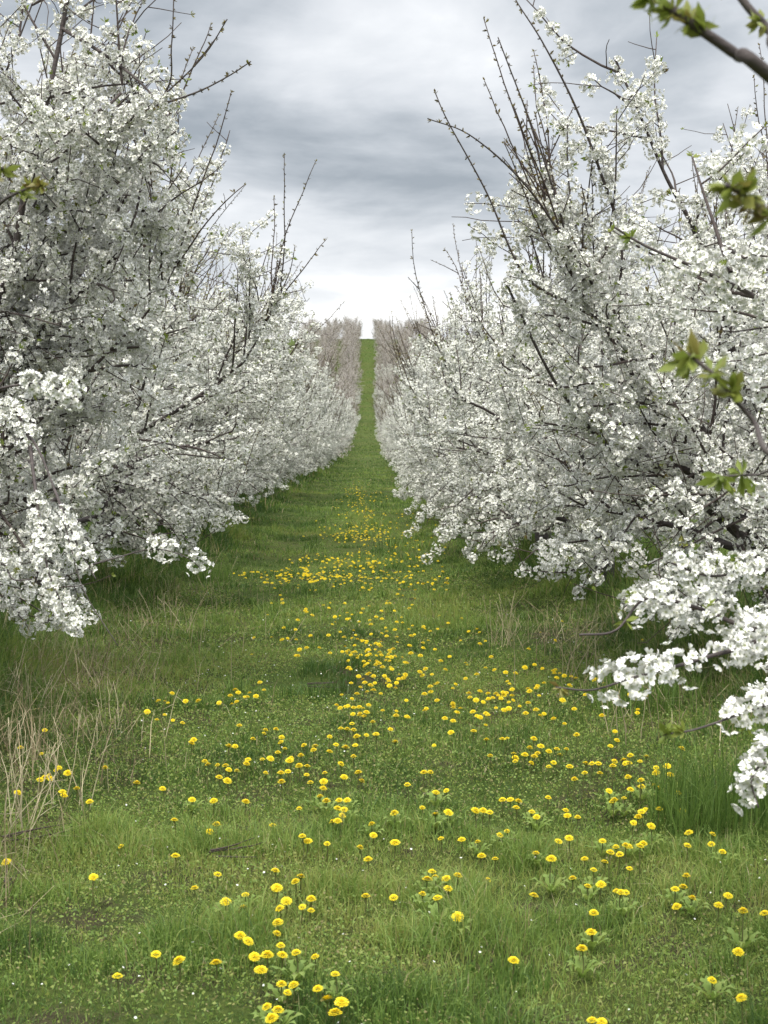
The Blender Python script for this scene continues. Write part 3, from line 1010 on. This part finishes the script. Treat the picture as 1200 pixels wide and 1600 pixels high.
def stem_mb(seed, h, r):
    rng = np.random.default_rng(seed)
    mb = MB()
    p = np.array([(rng.normal(0, .012), rng.normal(0, .012), -.02), (rng.normal(0, .006), rng.normal(0, .006), h * .5), (0, 0, h)])
    tube(mb, spline(p, 7), np.linspace(.0026, .002, 7), 6, .4)
    tube(mb, np.array([(0, 0, h - .008), (0, 0, h - .001), (0, 0, h + .004)]), [.003, .0085, .010], 8, .0)     # green bracts
    return mb


heads = [head_mesh(i).mesh('flower_head', M_YELLOW, False) for i in range(4)]
HH = [.055, .075, .10, .13]
stems = [stem_mb(40 + i, HH[i], .002).mesh('stem', M_STEM) for i in range(4)]


def rosette(seed):
    rng = np.random.default_rng(seed)
    mb = MB()
    for i in range(8):
        a = i * 45 + rng.uniform(-15, 15)
        L = rng.uniform(.045, .08)
        ca, sa = math.cos(rad(a)), math.sin(rad(a))
        v, fs = [], []
        for j in range(8):
            u = j / 7
            w = (.0045 + .004 * math.sin(u * 3.1)) * (1.35 if j % 2 else .5) * (1 if j < 7 else .1)
            z = .012 + .05 * math.sin(u * 2.0) * rng.uniform(.9, 1.1)
            for s in (-1, 1):
                v.append((ca * u * L - sa * w * s, sa * u * L + ca * w * s, z))
        fs = [(2 * j, 2 * j + 1, 2 * j + 3, 2 * j + 2) for j in range(7)]
        mb.add(v, [fs], np.full(16,   .45 + .2 * rng.random()))
    return mb


rosettes = [rosette(60 + i).mesh('leaf_rosette', M_GRASS) for i in range(3)]


def build_dandelions():
    rng = np.random.default_rng(23)
    px = []
    for s, ox in ((LEFT_CROP, 0), (RIGHT_CROP, 600)):
        for w in s.split():
            a, b = w.split(',')
            px.append((ox + int(a) / 2, 950 + int(b) / 2))
    # nearest first
    px.sort(key=lambda q: -q[1])
    near, rest = px[:300], px[300:]
    used_cell = set()
    zone_names = [
        (lambda u, v: v > 1530 and u < 620, 'yellow dandelion in the cluster at the very front of the alley'),
        (lambda u, v: v > 1530, 'big yellow dandelion alone in the foreground grass'),
        (lambda u, v: v > 1450 and 340 < u < 560, 'yellow dandelion in the loose row just behind the front cluster'),
        (lambda u, v: v > 1380 and u < 330, 'lone yellow dandelion in the lush front grass'),
        (lambda u, v: v > 1335 and 360 < u < 520, 'yellow dandelion in the knot behind the front row, left of mid alley'),
        (lambda u, v: v > 1350 and 640 < u < 780, 'yellow dandelion in the small group at the middle of the alley'),
        (lambda u, v: v > 1360 and u > 1040, 'yellow dandelion in the open grass in front of the tall right tuft'),
        (lambda u, v: u < 170, 'yellow dandelion among pale dry stalks by the left verge'),
        (lambda u, v: u > 860 and v < 1310, 'yellow dandelion in the thick patch beneath the hanging flower sprays'),
        (lambda u, v: u > 880, 'yellow dandelion in the scattered patch in front of the thick one'),
        (lambda u, v: 480 < u < 560 and v > 1230, 'yellow dandelion in the tight clump in mid alley'),
        (lambda u, v: u < 340, 'yellow dandelion scattered toward the left verge'),
        (lambda u, v: u < 620, 'yellow dandelion in the broken drift along the left wheel track'),
        (lambda u, v: True, 'yellow dandelion scattered over the middle of the mown alley'),
    ]
    for i, (u, v) in enumerate(near):
        k = 1 if rng.random() < .6 else int(rng.integers(0, 4))
        if v > 1480:
            k = min(k, 2)
        sc = rng.uniform(.88, 1.12)
        g = hit(u, v, HH[k] * sc)
        small = v < 1230
        lab = next(n for c, n in zone_names if c(u, v))
        grp = 'dandelions in bloom in the alley'
        o = empty('dandelion', g, rng.normal(0, .35))
        o.scale = (sc, sc, sc)
        tag(o, lab, 'dandelion', grp)
        st = link('stem', stems[k], o)
        hd = link('flower_head', heads[int(rng.integers(0, 4))], o, (0, 0, HH[k]))
        hr = .0176 * rng.uniform(.75, 1.08)
        hd.scale = (hr, hr, hr * rng.uniform(.85, 1.25))
        hd.rotation_mode = 'ZYX'
        hd.rotation_euler = (rng.normal(.13, .15), rng.normal(0, .2), rng.random() * 6)
        if not small and rng.random() < .25:
            link('leaf_rosette', rosettes[int(rng.integers(0, 3))], o)
    # the farther hundreds as one
    for _ in range(150):
        rest.append((rng.normal(480, 50), rng.normal(902, 7)))
    for _ in range(90):
        rest.append((rng.normal(540, 45), rng.normal(877, 6)))
    for _ in range(130):
        rest.append((rng.normal(560, 28), rng.normal(833, 8)))
    for _ in range(110):
        rest.append((rng.normal(562, 20), rng.normal(792, 12)))
    for _ in range(60):
        rest.append((rng.normal(556, 14), rng.normal(768, 6)))
    for _ in range(190):
        rest.append((rng.uniform(560, 700), rng.uniform(800, 925)))
    for _ in range(70):
        rest.append((rng.uniform(380, 760), rng.uniform(930, 1030)))
    for _ in range(60):
        rest.append((rng.uniform(540, 640), rng.uniform(985, 1090)))
    for _ in range(60):
        rest.append((rng.normal(590, 40), rng.uniform(940, 1130)))
    for _ in range(70):
        rest.append((rng.uniform(650, 1010), rng.normal(1085, 40)))
    mb = MB()
    T = head_mesh(9)
    tv, tt = np.concatenate(T.v), np.concatenate(T.t)
    base = np.array([hit(u, v, .06) for u, v in rest])
    n = len(base)
    pos = base + np.array([0, 0, 1]) * rng.uniform(.045, .085, n)[:, None]
    d = unit(np.stack([rng.normal(0, .2, n), rng.normal(-.18, .2, n), np.ones(n)], -1))
    scatter(mb, pos, d, .0165 * rng.uniform(.7, 1.2, n), tv, [np.concatenate(T.f[5])], tt, rng)
    o = link('dandelion_drift', mb.mesh('dandelion_drift', M_YELLOW, False))
    tag(o, 'drifts of hundreds of small yellow dandelions farther down the alley', 'dandelions', None, 'stuff')


build_dandelions()


# ------------------------------------------------------------------ dry weeds, fallen twigs
def weed(seed, h, n, spread, pale, leanx=0.0):
    rng = np.random.default_rng(seed)
    mb = MB()
    for _ in range(n):
        L = h * rng.uniform(.5, 1.1)
        b = np.array([rng.normal(0, spread), rng.normal(0, spread), -.03])
        p = grow(b, (rng.normal(leanx, .3), rng.normal(0, .3), 1), L, 7, (0, 0, -.35), .07, rng)
        tube(mb, p, np.linspace(.0026, .0010, 8), 4, pale * rng.uniform(.8, 1.1))
        for _ in range(rng.integers(0, 4)):
            i = rng.integers(3, 7)
            q = grow(p[i], unit(p[i] - p[i - 1]) + rng.normal(size=3) * .55, L * rng.uniform(.12, .35), 4, (0, 0, .1), .1, rng)
            tube(mb, q, np.linspace(.0015, .0008, 5), 3, pale)
    return mb.mesh('dry_weed', M_STRAW)


def build_weeds():
    grp = 'dry weed clumps on the verges'
    spots = [((30, 1120), .55, 9, .12, 1.0, 'tall pale dry weed stalks at the left edge beside the brown mat', 'x'),
             ((15, 1300), .52, 10, .05, 1.0, 'thin straw-pale weed stalks rising near the dead twigs at far left'),
             ((110, 1260), .42, 9, .06, .85, 'dry weed stalks standing behind the small left dandelion clump'),
             ((80, 1075), .40, 12, .20, .7, 'loose dry weed thicket under the hanging left spray'),
             ((170, 1080), .36, 11, .20, .6, 'straw coloured dry weed tangle at the edge of the left verge'),
             ((200, 1150), .32, 8, .12, .8, 'sparse pale dry stalks leaning out over the mown grass on the left'),
             ((270, 985), .42, 8, .10, .75, 'dry weed stalks bending toward the alley below the left blossoms'),
             ((790, 1010), .50, 14, .07, .75, 'fan of dry weed stalks at the right verge below the blossoms'),
             ((890, 1065), .55, 10, .10, .75, 'sparse dry weed stalks behind the lowest right flower spray'),
             ((1000, 1150), .45, 8, .10, .6, 'dry stalks in dark grass under the hanging right sprays'),
             ((20, 1010), .55, 11, .18, .8, 'dense dry weeds beneath the left tree at the picture edge'),
             ((340, 905), .40, 8, .12, .7, 'few dry stalks on the grassy bank under the left row')]
    for i, s in enumerate(spots):
        o = link('dry_weed_clump', weed(800 + i, s[1], s[2], s[3], s[4], .12 if s[0][0] < 600 else -.05), None, hit(*s[0]))
        tag(o, s[5], 'weeds', grp)
    # long grass tussocks
    rng = np.random.default_rng(31)
    for (u, v), h, n, sp, lab in (((1130, 1285), .34, 900, .20, 'tall dark green grass tussock below the lowest right flower spray'),
                                  ((1010, 1105), .26, 500, .22, 'dark green grass tussock in the shade under the right tree'),
                                  ((310, 905), .26, 500, .25, 'long green grass tussock on the bank under the left blossoms'),
                                  ((640, 1590), .09, 380, .10, 'low blue-green grass tuft at the bottom of the alley'),
                                  ((790, 1540), .085, 350, .09, 'dark broad-bladed grass tuft in the front grass')):
        g = hit(u, v)
        mb = MB()
        aa, rr_ = rng.random(n) * 2 * PI, 1.5 * sp * np.sqrt(rng.random(n))
        x, y = g[0] + rr_ * np.cos(aa), g[1] + rr_ * np.sin(aa)
        blades(mb, x - g[0], y - g[1], h * rng.uniform(.5, 1.1, n), .003 + .003 * rng.random(n), np.clip(rng.normal(.22, .12, n), 0, .7), rng, .4, gz(x, y) - g[2] - .01)
        tag(link('grass_tussock', mb.mesh('grass_tussock', M_GRASS), None, g), lab, 'grass tuft', 'grass tussocks in and beside the alley')
    # fallen dead twigs
    for i, (u, v, L, a, lab) in enumerate(((385, 1347, .26, .1, 'dead brown twig lying on a bare spot in the mown grass'),
                                           (75, 1318, .34, .35, 'dead dark branch piece lying among dry stalks at the left'),
                                           (35, 1385, .22, 1.2, 'dark dead twig lying in the lush grass at the left edge'),
                                           (510, 1080, .24, .0, 'thin dark twig lying across the alley beyond the dandelions'))):
        r2 = np.random.default_rng(900 + i)
        g = hit(u, v)
        mb = MB()
        for k in range(3):
            d = np.array([math.cos(a + .25 * k), math.sin(a + .25 * k), .02])
            p = grow(np.array([-.5 * L * math.cos(a), -.5 * L * math.sin(a), .035]) + r2.normal(size=3) * .008, d, L * r2.uniform(.6, 1), 7, (0, 0, -.02), .12, r2)
            p[:, 2] = .03 + .01 * k
            tube(mb, p, np.linspace(.0038, .0015, 8), 6, .8)
        tag(link('fallen_twig', mb.mesh('fallen_twig', M_BARK), None, g), lab, 'twig', 'dead twigs lying in the grass')


build_weeds()
